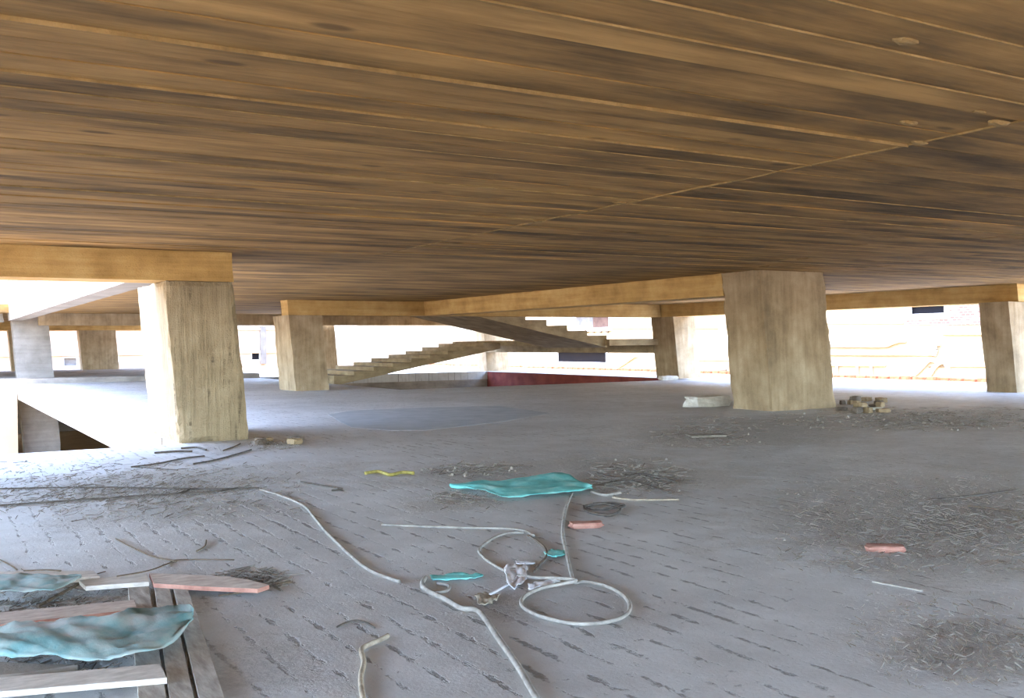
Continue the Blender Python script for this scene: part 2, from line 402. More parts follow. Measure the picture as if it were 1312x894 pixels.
# every board imprint that can be told apart: strips between the measured lines
lines = [-1.0, -.7, -.35, 0, .3, 0.6, 0.95, 1.3, 1.62, 1.95]
lines += [to_uv(at(px, py, H))[1] for px, py in ((1082, 0), (863, 0), (710, 12))]
lines += [lines[-1]+0.33, to_uv(at(146, 0, H))[1], to_uv(at(0, 15, H))[1]]
while lines[-1] < 15.2: lines.append(lines[-1]+random.choice((0.3, 0.33, 0.36)))
lines = [x for x in lines if x < VN]
useam = to_uv(at(900, 238, H))[0]
FINS = {8: .022, 9: .022, 10: .024, 11: .026, 14: .034, 17: .028, 18: .02, 20: .02, 24: .02, 30: .022}
unit = MB().box(0, 1, 0, 1, -1, 0)
um = None
def board(u0, u1, v0, v1, t, name='board_imprint', mat=M_board):
    global um
    if um is None or mat not in um:
        um = um or {}
        me = bpy.data.meshes.new(name); me.from_pydata(unit.v, [], unit.f); me.materials.append(mat); me.update(); um[mat] = me
    o = bpy.data.objects.new(name, um[mat]); COL.objects.link(o); o.parent = CE
    o.location = (u0, v0, H); o.scale = (u1-u0, v1-v0, t); return o
for i in range(len(lines)-1):
    v0, v1 = lines[i], lines[i+1]
    for a, b in ((UN+.35, useam), (useam, UR-0.4)):
        cuts = [a]
        if a > 0:
            cuts.append(a+6+random.random()*8)
        cuts.append(b)
        off = 0.0 if a < 0 else random.uniform(-.12, .12)
        for k in range(len(cuts)-1):
            board(cuts[k]+.002, cuts[k+1]-.002, v0+.006, v1-.006, random.uniform(0.006, 0.018))
    if i in FINS: board(UN+.4, useam, v1-0.003, v1+0.003, FINS[i], 'mortar_fin', M_fin)
    elif i % 4 == 1 and i > 19: board(useam, UR-1, v1-0.004, v1+0.004, .018, 'mortar_fin', M_fin)
# the seam across the boards, with squeezed-out mortar
sv, sf = [], []
pp = [Vector((useam+0.06*noise.noise(Vector((k*.7, 0, 0))), 1.0+k*0.35, H-0.012)) for k in range(42)]
sv, sf = tube(pp, 0.011, 5); obj('seam_ridge', sv, sf, M_fin, parent=CE)
for px, py, s in ((1178, 185, .05), (1165, 160, .05), (1280, 160, .06), (1255, 146, .035), (793, 261, .05), (690, 284, .06), (1160, 56, .05)):
    uu, vv = to_uv(at(px, py, H-0.03))
    bm = bmesh.new(); bmesh.ops.create_icosphere(bm, subdivisions=2, radius=1)
    for v in bm.verts:
        v.co *= 1+0.35*noise.noise(v.co*1.7+Vector((px, 0, 0))); v.co = Vector((v.co.x*s*1.7, v.co.y*s*.8, v.co.z*s*.4))
    me = bpy.data.meshes.new('mortar_blob'); bm.to_mesh(me); bm.free(); me.materials.append(M_fin)
    o = bpy.data.objects.new('mortar_blob', me); COL.objects.link(o); o.parent = CE; o.location = (uu, vv, H-0.014)
# lower storey walls round courtyard and stairwell; outer three added to keep it dark
def wall(name, u0, u1, v0, v1, z0, z1, mat, label):
    b = MB().box(u0, u1, v0, v1, z0, z1); return struct(obj(name, b.v, b.f, mat, rz=ANG), label)
wall('wall_courtyard', -14, UC-.04, VF+.0, VF+0.3, GZ, -0.42, M_cream, 'cream plastered wall below the courtyard edge')
wall('wall_added_back', UC, SU0, 63.4, 63.7, GZ, -0.42, M_grey, 'added back wall that keeps the lower storey dark')
wall('wall_added_front', UN, UE, VB0, VB0+.3, GZ, -0.42, M_grey, 'added back wall that keeps the lower storey dark')
wall('wall_stairwell_right', SU1, SU1+.3, SV0, SV1, GZ, -0.42, M_redwall, 'red painted stairwell wall')
wall('wall_stairwell_far', SU0, SU1+.3, SV1, SV1+.3, GZ, -0.42, M_grey, 'grey stairwell wall')
wall('wall_stairwell_left', SU0-.3, SU0, SV0, SV1, GZ, -0.42, M_grey, 'grey stairwell wall')
wall('wall_added_right', UE-.3, UE, VB0+.3, 68, GZ, -0.42, M_grey, 'added back wall that keeps the lower storey dark')
wall('trim_1', SU1-.04, SU1-.004, SV0+.9, SV1-.1, -0.9, -0.02, M_redwall, 'red painted slab edge along the stairwell')

# ================================================================ columns
def column(name, corner, lpx, rpx, z0, z1, mat, label, su=None, sv=None, cuv=None, **kw):
    u, v = cuv if cuv else to_uv(at(*corner))
    if su is None:
        lo, hi = 0.1, 6
        for _ in range(40):
            m = (lo+hi)/2
            if proj_x(uv(u+m, v)) < rpx: lo = m
            else: hi = m
        su = lo
    if sv is None:
        lo, hi = 0.1, 8
        for _ in range(40):
            m = (lo+hi)/2
            if proj_x(uv(u, v+m)) > lpx: lo = m
            else: hi = m
        sv = lo
    o = block(name, u, v, su, sv, z0, z1, mat, **kw)
    tag(o, label, 'column'); return u, v, su, sv
cL = column('concrete_column', (230, 568), 193, 320, 0, 2.53, M_colw, 'thick rough concrete column with streaked white sunlit side beside the courtyard', step=.085, amp=.008, chip=.06)
cR = column('concrete_column', (990, 527), 939, 1072, 0, H, M_col, 'thick square concrete column with rubble at its foot and a pale stone beside it', step=.1, amp=.006, chip=.045)
cB = column('concrete_column', (379, 501), 358, 422, 0, H-.5, M_col, 'concrete column at the foot of the staircase', step=.15, amp=.008)
cC = column('concrete_column', (870, 485), 841, 898, 0, H-.5, M_col, 'concrete column holding the stair landing beam at its end')
cD = column('concrete_column', (1303, 503), 1264, 0, 0, H-.5, M_col, 'concrete column by the building edge facing the brick kerb', su=1.9)
cA = column('concrete_column', (23, 491), 14, 70, GZ, 6.6, M_pale, 'tall pale grey column rising past the courtyard corner to the storey above', su=None, sv=1.0, step=.25)
cE = column('concrete_column', None, 0, 646, GZ, H-.5, M_col, 'concrete column standing down in the stairwell behind the landing', cuv=(26.25, 46.65), sv=1.0, su=1.4, step=.25)
cG = column('concrete_column', None, 0, 0, 0, H-.5, M_col, 'pale concrete column behind the lower stair flight', cuv=(16.9, 47.55), su=1.25, sv=1.0, step=.25)
cH = column('concrete_column', None, 0, 0, .22, H-.5, M_col, 'narrow brown concrete column behind the tall pale corner column', cuv=(4.35, 61.8), su=.7, sv=1.0, step=.25)
cI = column('concrete_column', None, 0, 0, .22, H-.5, M_col, 'brown concrete column standing alone on the raised slab behind the courtyard', cuv=(8.0, 61.8), su=2.0, sv=1.0, step=.25)

# ================================================================ beams
def beam(u0, u1, v0, v1, z0, z1, mat, label, **kw):
    o = block('concrete_beam', u0, v0, u1-u0, v1-v0, z0, z1, mat, step=kw.pop('step', .3), **kw); return tag(o, label, 'beam')
ZB = 2.5
uL, vL, wL, lL = cL
beam(UN+.35, uL+wL, vL, vL+.8, 2.53, H, M_beam, 'golden board marked beam running into the column beside the courtyard', step=.2, chip=.02)
beam(uL-.02, uL+.55, vL+.85, cA[1]-.05, 2.68, 3.6, M_pale, 'long white sunlit edge beam along the courtyard', chip=.02)
beam(-13, UC-.2, cA[1]+.1, cA[1]+.6, 2.62, 3.5, M_pale, 'white beam crossing the far end of the courtyard', chip=.02)
uR, vR, wR, lR = cR
uB, vB, wB, lB = cB; uC, vC, wC, lC = cC; uD, vD, wD, lD = cD
beam(uR+.05, uR+.8, vR+lR+.02, vB-.02, ZB, H, M_beam, 'golden beam running back from the thick rubble-footed column', chip=.02)
beam(uB, uC-.02, vB, vB+.7, ZB, H, M_beam, 'golden cross beam over the stair foot column', chip=.02)
beam(uC+.02, uC+.8, vD+.02, vC+lC, ZB, H, M_beam, 'brown edge beam between the two columns by the brick kerb', chip=.02)
beam(UC+1.1, SU1, 46.8, 47.45, ZB-.02, H, M_col, 'dull far beam beyond the stairwell', chip=.02)
beam(-10, SU0, 61.8, 62.6, ZB, H, M_beam, 'brown far beam over the raised slab columns', chip=.02)
beam(26.2, 26.9, vC+lC+.02, 46.6, 1.03, 1.36, M_stair, 'low landing beam spanning the stairwell', chip=.02)
# the slab edge along the courtyard
eb = MB().box(UC-.02, UC+.5, VN+1.5, VF, -0.62, -0.02)
struct(obj('trim_2', eb.v, eb.f, M_pale, rz=ANG), 'pale sunlit slab edge along the courtyard')

# ================================================================ staircase
ST = empty('staircase', uv(23.6, 32.0, 0), ANG); tag(ST, 'concrete half turn staircase with bare steps rising from the stairwell', 'staircase')
lb = MB().box(0, 2.58, 0, 13.6, 1.36, 1.62); obj('landing', lb.v, lb.f, M_stair, parent=ST)
def flight(name, y0, y1, x0, z0, x1, z1, nst, th):
    # sloped slab from (x0,z0) to (x1,z1) plus its steps
    b = MB(); dz = th
    prof = [(x0, z0-dz), (x0, z0), (x1, z1), (x1, z1-dz)]
    vs = [(x, y, z) for y in (y0, y1) for x, z in prof]
    fs = [(0, 1, 2, 3), (7, 6, 5, 4)]+[(i, (i+1) % 4, 4+(i+1) % 4, 4+i) for i in range(4)]
    f = obj(name, vs, fs, M_stair, parent=ST)
    for k in range(nst):
        t0, t1 = k/nst, (k+1)/nst
        xa, xb = x0+(x1-x0)*t0, x0+(x1-x0)*t1; za, zb = z0+(z1-z0)*t0, z0+(z1-z0)*t1
        pr = [(xa, za-.02), (xb, zb-.02), (xb, zb), (xa, zb)]
        j = [random.uniform(-.02, .02) for _ in range(4)]
        sv_ = [(x, y, z+(j[i] if i > 1 else 0)) for y in (y0+.01, y1-.01) for i, (x, z) in enumerate(pr)]
        obj('step', sv_, fs, M_stair, parent=f)
    return f
flight('lower_flight', 8.7, 13.4, -8.3, 0.0, 0.0, 1.5, 9, 0.26)
flight('upper_flight', 0.3, 4.8, 0.1, 1.58, -6.6, 2.96, 7, 0.3)

# ================================================================ brick kerb on the far slab edge
BK = empty('brick_kerb', uv(UE-.16, 17, 0), ANG); tag(BK, 'row of orange clay bricks along the sunlit slab edge', 'kerb')
bb = MB().box(-.11, .11, 0, .42, 0, .12); bme = None
for k in range(98):
    if bme is None:
        o = obj('brick', bb.v, bb.f, M_brick2, parent=BK); bme = o.data
    else:
        o = bpy.data.objects.new('brick', bme); COL.objects.link(o); o.parent = BK
    o.location = (random.uniform(-.03, .03), k*.51, 0); o.rotation_euler = (0, 0, random.uniform(-.07, .07)); o.scale = (1, 1, random.uniform(.8, 1.15))

# ================================================================ neighbouring buildings
def wall_holes(a0, a1, z0, z1, holes, depth, axis):
    """wall sheet with real openings; axis 'v': runs along v and faces -u; axis 'u': runs along u and faces -v"""
    A = sorted({a0, a1, *[h[0] for h in holes], *[h[1] for h in holes]}); Z = sorted({z0, z1, *[h[2] for h in holes], *[h[3] for h in holes]})
    b = MB()
    for i in range(len(A)-1):
        for j in range(len(Z)-1):
            ca, cz = (A[i]+A[i+1])/2, (Z[j]+Z[j+1])/2
            if any(h[0] < ca < h[1] and h[2] < cz < h[3] for h in holes): continue
            if axis == 'v': b.box(0, depth, A[i], A[i+1], Z[j], Z[j+1])
            else: b.box(A[i], A[i+1], 0, depth, Z[j], Z[j+1])
    return b
def window(root, h, axis, fr=0.12, pane=M_glass, split=None, sill=False):
    a0, a1, z0, z1 = h; b = MB()
    def bx(B, p0, p1, q0, q1, d0, d1):
        if axis == 'v': B.box(d0, d1, p0, p1, q0, q1)
        else: B.box(p0, p1, d0, d1, q0, q1)
    for p in ((a0, a0+fr, z0, z1), (a1-fr, a1, z0, z1), (a0+fr, a1-fr, z0, z0+fr), (a0+fr, a1-fr, z1-fr, z1)): bx(b, *p, -.06, .14)
    if sill: bx(b, a0-.2, a1+.2, z0-.14, z0-.002, -.22, .1)
    f = obj('window', b.v, b.f, M_frame, parent=root)
    m = (a0+a1)/2 if split else a1-fr
    B = MB(); bx(B, a0+fr, m, z0+fr, z1-fr, .16, .2); obj('pane', B.v, B.f, pane, parent=f)
    if split:
        B = MB(); bx(B, m+.03, a1-fr, z0+fr, z1-fr, .15, .2); obj('shutter', B.v, B.f, split, parent=f)
UF = 45.0
RB = empty('apartment_building', uv(UF, 0, GZ), ANG); tag(RB, 'long cream plastered building with drain pipes beyond the brick kerb', 'building')
def rect_u(x0, y0, x1, y1):
    p, q = atu(x0, (y0+y1)/2, UF), atu(x1, (y0+y1)/2, UF)
    t, b = atu((x0+x1)/2, y0, UF), atu((x0+x1)/2, y1, UF)
    a = sorted((p.dot(V), q.dot(V))); return (a[0], a[1], b.z-GZ, t.z-GZ)
hr = [rect_u(735, 402, 782, 422), rect_u(712, 448, 779, 467), rect_u(1160, 384, 1217, 409)]
b = wall_holes(8, 92, 0, 15, hr, 0.3, 'v'); obj('wall', b.v, b.f, M_cream, parent=RB)
b = MB().box(.5, 12, 8, 92, 0, 15); obj('core', b.v, b.f, M_cream, parent=RB)
window(RB, hr[0], 'v', .14, M_shut, M_gshut, True)
window(RB, hr[1], 'v', .2, M_glass, None)
window(RB, hr[2], 'v', .3, M_glass, None)
h = rect_u(1217, 384, 1262, 416); b = MB().box(-.06, -.002, h[0], h[1], h[2], h[3]); obj('brick_panel', b.v, b.f, M_bwall, parent=RB)
h = rect_u(1160, 410, 1217, 416); b = MB().box(-.06, -.002, h[0], h[1], h[2], h[3]); obj('brick_panel', b.v, b.f, M_bwall, parent=RB)
def pipe(root, pix, r, mat, name='drain_pipe', off=0.1):
    path = []
    for px, py in pix:
        p = atu(px, py, UF-off); path.append(Vector((p.dot(U)-UF, p.dot(V), p.z-GZ)))
    vs, fs = tube(path, r, 8); return obj(name, vs, fs, mat, parent=root, smooth=True)
pipe(RB, [(1040, 442), (1100, 442), (1132, 442), (1142, 439), (1152, 436), (1160, 436)], .13, M_pipe, off=.14)
pipe(RB, [(1040, 454.5), (1130, 455), (1196, 455.5)], .05, M_tan)
pipe(RB, [(1196, 455), (1198, 448), (1197, 441), (1204, 440)], .13, M_pipe, off=.14)
pipe(RB, [(1040, 466), (1090, 467), (1134, 467)], .1, M_pipe)
for x in (1072, 1098, 1116): pipe(RB, [(x, 467), (x+.5, 475), (x+1, 488)], .07, M_pipe)
pipe(RB, [(1186, 488), (1196, 472), (1204, 465), (1212, 466), (1218, 488)], .12, M_pipe)
pipe(RB, [(1160, 490), (1178, 474), (1190, 462), (1200, 463)], .1, M_pipe)
pipe(RB, [(1208, 429), (1235, 429), (1300, 429)], .05, M_tan, 'ledge_pipe')
pipe(RB, [(780, 478), (800, 465), (812, 457), (816, 456)], .1, M_pipe)
for x in (752, 760, 769, 778): pipe(RB, [(x, 422), (x, 426)], .12, M_dark, 'bracket', .12)
for ya, x0, x1 in ((421, 660, 920), (414.5, 1040, 1158), (462, 880, 1060), (470, 1190, 1300)):
    pipe(RB, [(x0, ya), ((x0+x1)/2, ya), (x1, ya)], .035, M_tan, 'joint_line', .02)
pipe(RB, [(880, 474), (905, 475), (930, 474)], .1, M_dark, 'cable_bundle', .2)
VFB = 82.0
def rect_v(x0, y0, x1, y1, vv=VFB):
    p, q = atv(x0, (y0+y1)/2, vv), atv(x1, (y0+y1)/2, vv); t, b = atv((x0+x1)/2, y0, vv), atv((x0+x1)/2, y1, vv)
    return (p.dot(U), q.dot(U), b.z-GZ, t.z-GZ)
LBD = empty('house', uv(0, VFB, GZ), ANG); tag(LBD, 'long rose plastered house with small windows behind the courtyard', 'building')
hl = [rect_v(80, 457, 100, 470), rect_v(140, 457, 152, 470), rect_v(321, 449, 334, 462), rect_v(66, 345, 92, 362)]
u_end = rect_v(340, 400, 412, 410)[1]
b = wall_holes(-45, u_end, 0, 13, hl, .3, 'u'); obj('wall', b.v, b.f, M_pink, parent=LBD)
b = MB().box(-45, u_end, .5, 10, 0, 13); obj('core', b.v, b.f, M_pink, parent=LBD)
for h in hl: window(LBD, h, 'u', .1, M_glass if h is not hl[0] else M_gshut)
for (x0, y0, x1, y1) in ((-120, 453, 420, 455), (-120, 421, 420, 423)):
    h = rect_v(x0, y0, x1, y1); b = MB().box(h[0], min(h[1], u_end), -.15, -.002, h[2], h[3]); obj('string_course', b.v, b.f, M_cream, parent=LBD)
h = rect_v(333, 418, 340, 466); b = MB().box(h[0], h[1], -.25, -.002, h[2], h[3]); obj('pilaster', b.v, b.f, M_gshut, parent=LBD)
WB = empty('white_building', uv(0, VFB-2, GZ), ANG); tag(WB, 'bright white building with a projecting ledge behind the stairs', 'building')
ua, ub = rect_v(418, 400, 640, 410, VFB-2)[:2]; ua = max(ua, u_end+.05); ub = min(ub, UF-1)
b = MB().box(ua, ub, 0, 12, 0, 12); obj('wall', b.v, b.f, M_white, parent=WB)
h = rect_v(458, 412, 600, 415, VFB-2); b = MB().box(h[0], h[1], -.5, -.002, h[2], h[3]); obj('ledge', b.v, b.f, M_white, parent=WB)
h = rect_v(424, 380, 456, 470, VFB-2); b = MB().box(h[0], h[1], -.4, -.002, h[2], h[3]); obj('pilaster', b.v, b.f, M_white, parent=WB)

# ================================================================ things on the floor
def poly_on(pix, z=0.0): return [at(x, y, z) for x, y in pix]
M_edge = m_simple('red_stained_edge', srgb(150, 104, 92), srgb(186, 142, 128), 10)
def slab_thing(name, pix, z, th, mat, parent=None, bev=0.002):
    P = poly_on(pix, z); base = sum(P, Vector())/len(P); base.z = z-th
    if parent is not None: base = Vector((0, 0, 0))
    b = MB().prism([p-base for p in P], th)
    o = obj(name, b.v, b.f, mat)
    if parent is not None: o.parent = parent
    else: o.location = base
    if bev:
        m = o.modifiers.new('bevel', 'BEVEL'); m.width = bev; m.segments = 2
    if mat is M_woodr:
        o.data.materials.append(M_edge)
        for p in o.data.polygons:
            if abs(p.normal.z) < .5: p.material_index = 1
    return o
P = [uv_ for uv_ in poly_on([(421, 531), (450, 526), (540, 522), (640, 520), (705, 529), (650, 539), (600, 545), (545, 551), (500, 551), (450, 547), (436, 540)], 0.005)]
b = MB().prism([Vector((*to_uv(p), p.z)) for p in P], .0045); o = obj('cement_patch', b.v, b.f, M_patch, parent=FL); o['label'] = 'smooth bluish cement patch with cracked edge'

# planks of the broken pallet
PL = []
def plank(pix, z, th, mat, label):
    o = slab_thing('wood_plank', pix, z, th, mat); tag(o, label, 'plank', 'broken formwork planks'); return o
plank([(222, 752), (240, 752), (290, 899), (256, 899)], .035, .033, M_woodx, 'long grey plank on the floor at the open side of the plank heap')
plank([(198, 752), (217, 752), (250, 899), (218, 899)], .035, .033, M_woodx, 'middle one of three long grey planks lying side by side')
plank([(164, 751), (191, 751), (214, 899), (178, 899)], .035, .033, M_woodx, 'wide grey plank under the cross planks beside the dark gap')
plank([(101, 743), (188, 734), (191, 745), (110, 751)], .064, .027, M_wood, 'short beige board lying by the small faded sheet')
plank([(191, 734), (225, 735), (290, 738), (318, 742), (345, 749), (330, 754), (260, 751), (197, 747)], .064, .027, M_woodr, 'splintered reddish board pointing out of the plank heap')
plank([(-30, 787), (172, 768), (176, 780), (-30, 803)], .064, .027, M_woodr, 'long reddish cross plank lying between the two sheets')
plank([(-30, 870), (205, 850), (214, 868), (-30, 888)], .064, .027, M_wood, 'long beige cross plank below the wide faded sheet')
plank([(-30, 732), (120, 731), (128, 738), (-30, 744)], .04, .035, M_wood, 'beige plank under the small faded sheet')
o = rope('wood_stick', [(50, 776, 0), (75, 762, .01), (100, 748, .03)], .010, M_stick); tag(o, 'brown stick leaning out from under the small sheet', 'stick')
o = slab_thing('wood_plank', [(-30, 846), (60, 850), (100, 851), (30, 862), (-30, 866)], .04, .035, M_pale); tag(o, 'pale whitish board beneath the wide faded sheet', 'plank', 'broken formwork planks')

def z_big(s, t): return .068+.015*math.sin(s*3)+(-.02*max(0, t-.75)*4)
o = sheet('plastic_sheet', [(-30, 813), (60, 806), (150, 802), (168, 792), (210, 788), (240, 790), (247, 797)], [(-30, 848), (60, 849), (120, 852), (160, 852), (196, 847), (225, 830), (247, 803)], M_tarp2, z_big, seed=2.2, wr=.055)
tag(o, 'wide faded turquoise plastic sheet spread over the plank heap', 'sheet', 'turquoise sheets')
o = sheet('plastic_sheet', [(-30, 741), (40, 741), (80, 740), (104, 741)], [(-30, 768), (10, 764), (70, 761), (104, 745)], M_tarp2, lambda s, t: .07, seed=5.2, wr=.03)
tag(o, 'small faded turquoise sheet on the back of the plank heap', 'sheet', 'turquoise sheets')
o = sheet('plastic_sheet', [(577, 626), (640, 619), (690, 615), (728, 613), (758, 628)], [(577, 627), (605, 632), (622, 633), (645, 642), (690, 639), (745, 633), (758, 629)], M_tarp, lambda s, t: .0, seed=7.7, wr=.05)
tag(o, 'bright turquoise plastic sheet lying on the open floor', 'sheet', 'turquoise sheets')

# hoses and ropes
o = rope('hose', [(733, 632), (727, 645), (722, 665), (721, 685), (726, 710), (732, 735), (736, 746), (750, 745), (775, 750), (797, 761), (807, 776), (800, 789), (775, 797), (740, 799), (705, 793), (680, 784), (668, 774), (673, 763), (695, 753), (737, 744, .03), (722, 741, .03), (690, 740), (662, 738)], .0115, M_rope)
tag(o, 'dusty white hose coiled in a wide loop', 'hose')
o = rope('hose', [(545, 740), (541, 747), (546, 755), (570, 767), (592, 779), (610, 781), (622, 793), (640, 820), (658, 845), (672, 868), (690, 899)], .0155, M_rope)
tag(o, 'thick white hose running straight from the green scraps past the beige rag', 'hose')
o = rope('hose', [(489, 672), (540, 674), (600, 676), (650, 677), (672, 680), (684, 686)], .010, M_rope); tag(o, 'thin straight pale hose beyond the knotted white rags', 'hose')
o = rope('hose', [(672, 682), (650, 683), (632, 689), (614, 703), (620, 714), (634, 724), (648, 731), (660, 729)], .010, M_rope); tag(o, 'short bent pale hose ending in the knotted white rags', 'hose')
o = rope('hose', [(676, 686), (688, 693), (698, 702), (700, 712), (692, 722), (684, 732)], .009, M_dark); tag(o, 'short dark curved cable beside the bent pale hose', 'cable')
o = rope('hose', [(333, 627), (360, 635), (388, 647), (402, 662), (415, 678), (432, 695), (450, 712), (475, 731), (512, 745)], .011, M_rope); tag(o, 'long dusty grey hose winding alone over the bare floor', 'hose')
o = rope('rope', [(466, 899), (462, 870), (466, 848), (463, 832), (474, 825), (486, 820), (497, 814)], .013, M_ropeb); tag(o, 'frayed beige rope with an upright bend', 'rope')
o = rope('rope', [(432, 803), (445, 797), (458, 795), (470, 798), (480, 804)], .006, M_wire); tag(o, 'thin dark wire bent in an arc near the frayed rope', 'wire')
o = rope('rope', [(540, 752), (552, 758), (572, 757), (575, 750), (560, 747)], .009, M_rope); tag(o, 'small pale loop of cord by the green scraps', 'cord')
o = rope('rope', [(626, 762), (645, 752), (660, 742), (668, 733)], .008, M_clothw); tag(o, 'thin white cord leading to the beige rag', 'cord')
o = rope('rope', [(468, 606), (485, 604), (500, 608), (515, 605), (530, 606)], .02, M_yel); tag(o, 'yellowish rope end lying before the blue patch', 'rope')
o = rope('rope', [(758, 630), (775, 634), (795, 631)], .015, M_rope); tag(o, 'short white plastic tube beside the bright sheet', 'tube')
o = rope('rope', [(785, 637), (810, 640), (870, 640)], .01, M_ropeb); tag(o, 'thin straight pale cord beyond the red brick shard', 'cord')
o = rope('rope', [(1118, 745), (1145, 750), (1182, 757)], .006, M_rope); tag(o, 'thin white stick on the dented floor before the brick fragment', 'stick')
for k, pts in enumerate(([(750, 648), (775, 645), (795, 652), (780, 660), (752, 655), (748, 648)], [(752, 650), (770, 652), (800, 648), (785, 644), (760, 645)], [(765, 606), (790, 612), (820, 607), (850, 613), (868, 618)], [(775, 620), (800, 615), (830, 622), (860, 632)])):
    o = rope('wire', pts, .011, M_wire); tag(o, 'tangled dark wire on the dirt around the bright sheet', 'wire', 'tangled dark wires')
# rags and scraps
o = sheet('rag', [(645, 731), (655, 726), (668, 726), (676, 732)], [(652, 754), (660, 756), (668, 752), (676, 742)], M_clothw, lambda s, t: .0, 16, 8, 3.3, .025); tag(o, 'knotted white rag where the hoses meet', 'rag')
o = sheet('rag', [(676, 752), (695, 748), (716, 745)], [(678, 757), (698, 755), (718, 748)], M_clothw, lambda s, t: .0, 14, 6, 4.3, .022); tag(o, 'narrow white rag strip beside the hose loop', 'rag')
o = sheet('rag', [(660, 720), (674, 721), (686, 722)], [(662, 724), (674, 725), (684, 724)], M_clothw, lambda s, t: .0, 10, 5, 4.9, .012); tag(o, 'tiny white scrap inside the bent pale hose', 'rag')
o = sheet('rag', [(609, 765), (622, 763), (640, 766)], [(612, 778), (624, 777), (636, 772)], M_ropeb, lambda s, t: .0, 14, 8, 6.3, .025); tag(o, 'crumpled beige rag beside the thick white hose', 'rag')
o = sheet('plastic_scrap', [(550, 741), (580, 737), (600, 738), (618, 739)], [(555, 746), (580, 745), (605, 744), (618, 742)], M_tarp, lambda s, t: .0, 20, 6, 8.3, .018); tag(o, 'narrow green plastic strip at the end of the thick hose', 'plastic')
o = sheet('plastic_scrap', [(697, 709), (710, 706), (724, 707)], [(699, 714), (712, 716), (724, 713)], M_tarp, lambda s, t: .0, 12, 6, 9.3, .015); tag(o, 'small green plastic scrap under the coiled hose', 'plastic')

# stones and brick shards
def lump(name, px, py, sx, sy, sz, mat, seed, rot=0, sub=3, flat=.6):
    p = at(px, py); bm = bmesh.new(); bmesh.ops.create_cube(bm, size=2)
    bmesh.ops.subdivide_edges(bm, edges=bm.edges, cuts=sub, use_grid_fill=True)
    for v in bm.verts:
        n = v.co.normalized()*1.25; v.co = v.co.lerp(n, 1-flat)
        v.co *= 1+0.18*noise.noise(v.co*1.3+Vector((seed*3.3, 0, seed)))
        v.co = Vector((v.co.x*sx/2, v.co.y*sy/2, v.co.z*sz/2))
    mz = min(v.co.z for v in bm.verts)
    for v in bm.verts: v.co.z -= mz
    me = bpy.data.meshes.new(name); bm.to_mesh(me); bm.free(); me.materials.append(mat)
    o = bpy.data.objects.new(name, me); COL.objects.link(o); o.location = p; o.rotation_euler = (0, 0, rot); return o
tag(lump('brick_shard', 751, 676, .26, .13, .045, M_brick, 1, .15), 'reddish brick shard beside the coiled hose', 'brick')
tag(lump('brick_fragment', 1134, 706, .25, .13, .045, M_brick, 2, -.1), 'pink brick fragment among the straw', 'brick')
tag(lump('stone_slab', 906, 521, 1.0, .5, .24, M_stone, 3, ANG, flat=.8), 'flat pale stone slab leaning near the thick column', 'stone')
tag(lump('stone_chunk', 856, 487, .7, .4, .16, M_stone, 4, .3), 'pale stone chunk at the foot of the landing column', 'stone')
tag(lump('stone_chunk', 905, 560, .6, .3, .04, M_crumb, 5, .1), 'flat whitish mortar crust on the dirt before the thick column', 'stone')
tag(lump('plaster_flake', 1112, 525, .6, .3, .05, M_stone, 6, .1), 'white plaster flake by the rubble of the thick column', 'plaster')
spots_r = []
while len(spots_r) < 16:
    c = (1076+random.random()*58, 514+random.random()*17)
    if all(abs(c[0]-q[0])/9+abs(c[1]-q[1])/2.6 > 1 for q in spots_r): spots_r.append(c)
for i, (x, y) in enumerate(spots_r):
    pass
    tag(lump('rubble_stone', x, y, random.uniform(.1, .26), random.uniform(.1, .2), random.uniform(.05, .15), M_col if i % 3 else M_dark, 10+i, random.random()*3, 2, .6), 'broken concrete lump in the rubble at the thick column foot', 'rubble', 'rubble at the column foot')
for i in range(9):
    x = 322+random.random()*62; y = 563+random.random()*7
    tag(lump('rubble_stone', x, y, random.uniform(.08, .22), random.uniform(.08, .16), random.uniform(.04, .09), M_col if i % 2 else M_dark, 40+i, random.random()*3, 2), 'small concrete crumb at the foot of the streaked courtyard column', 'rubble', 'crumbs at the courtyard column')

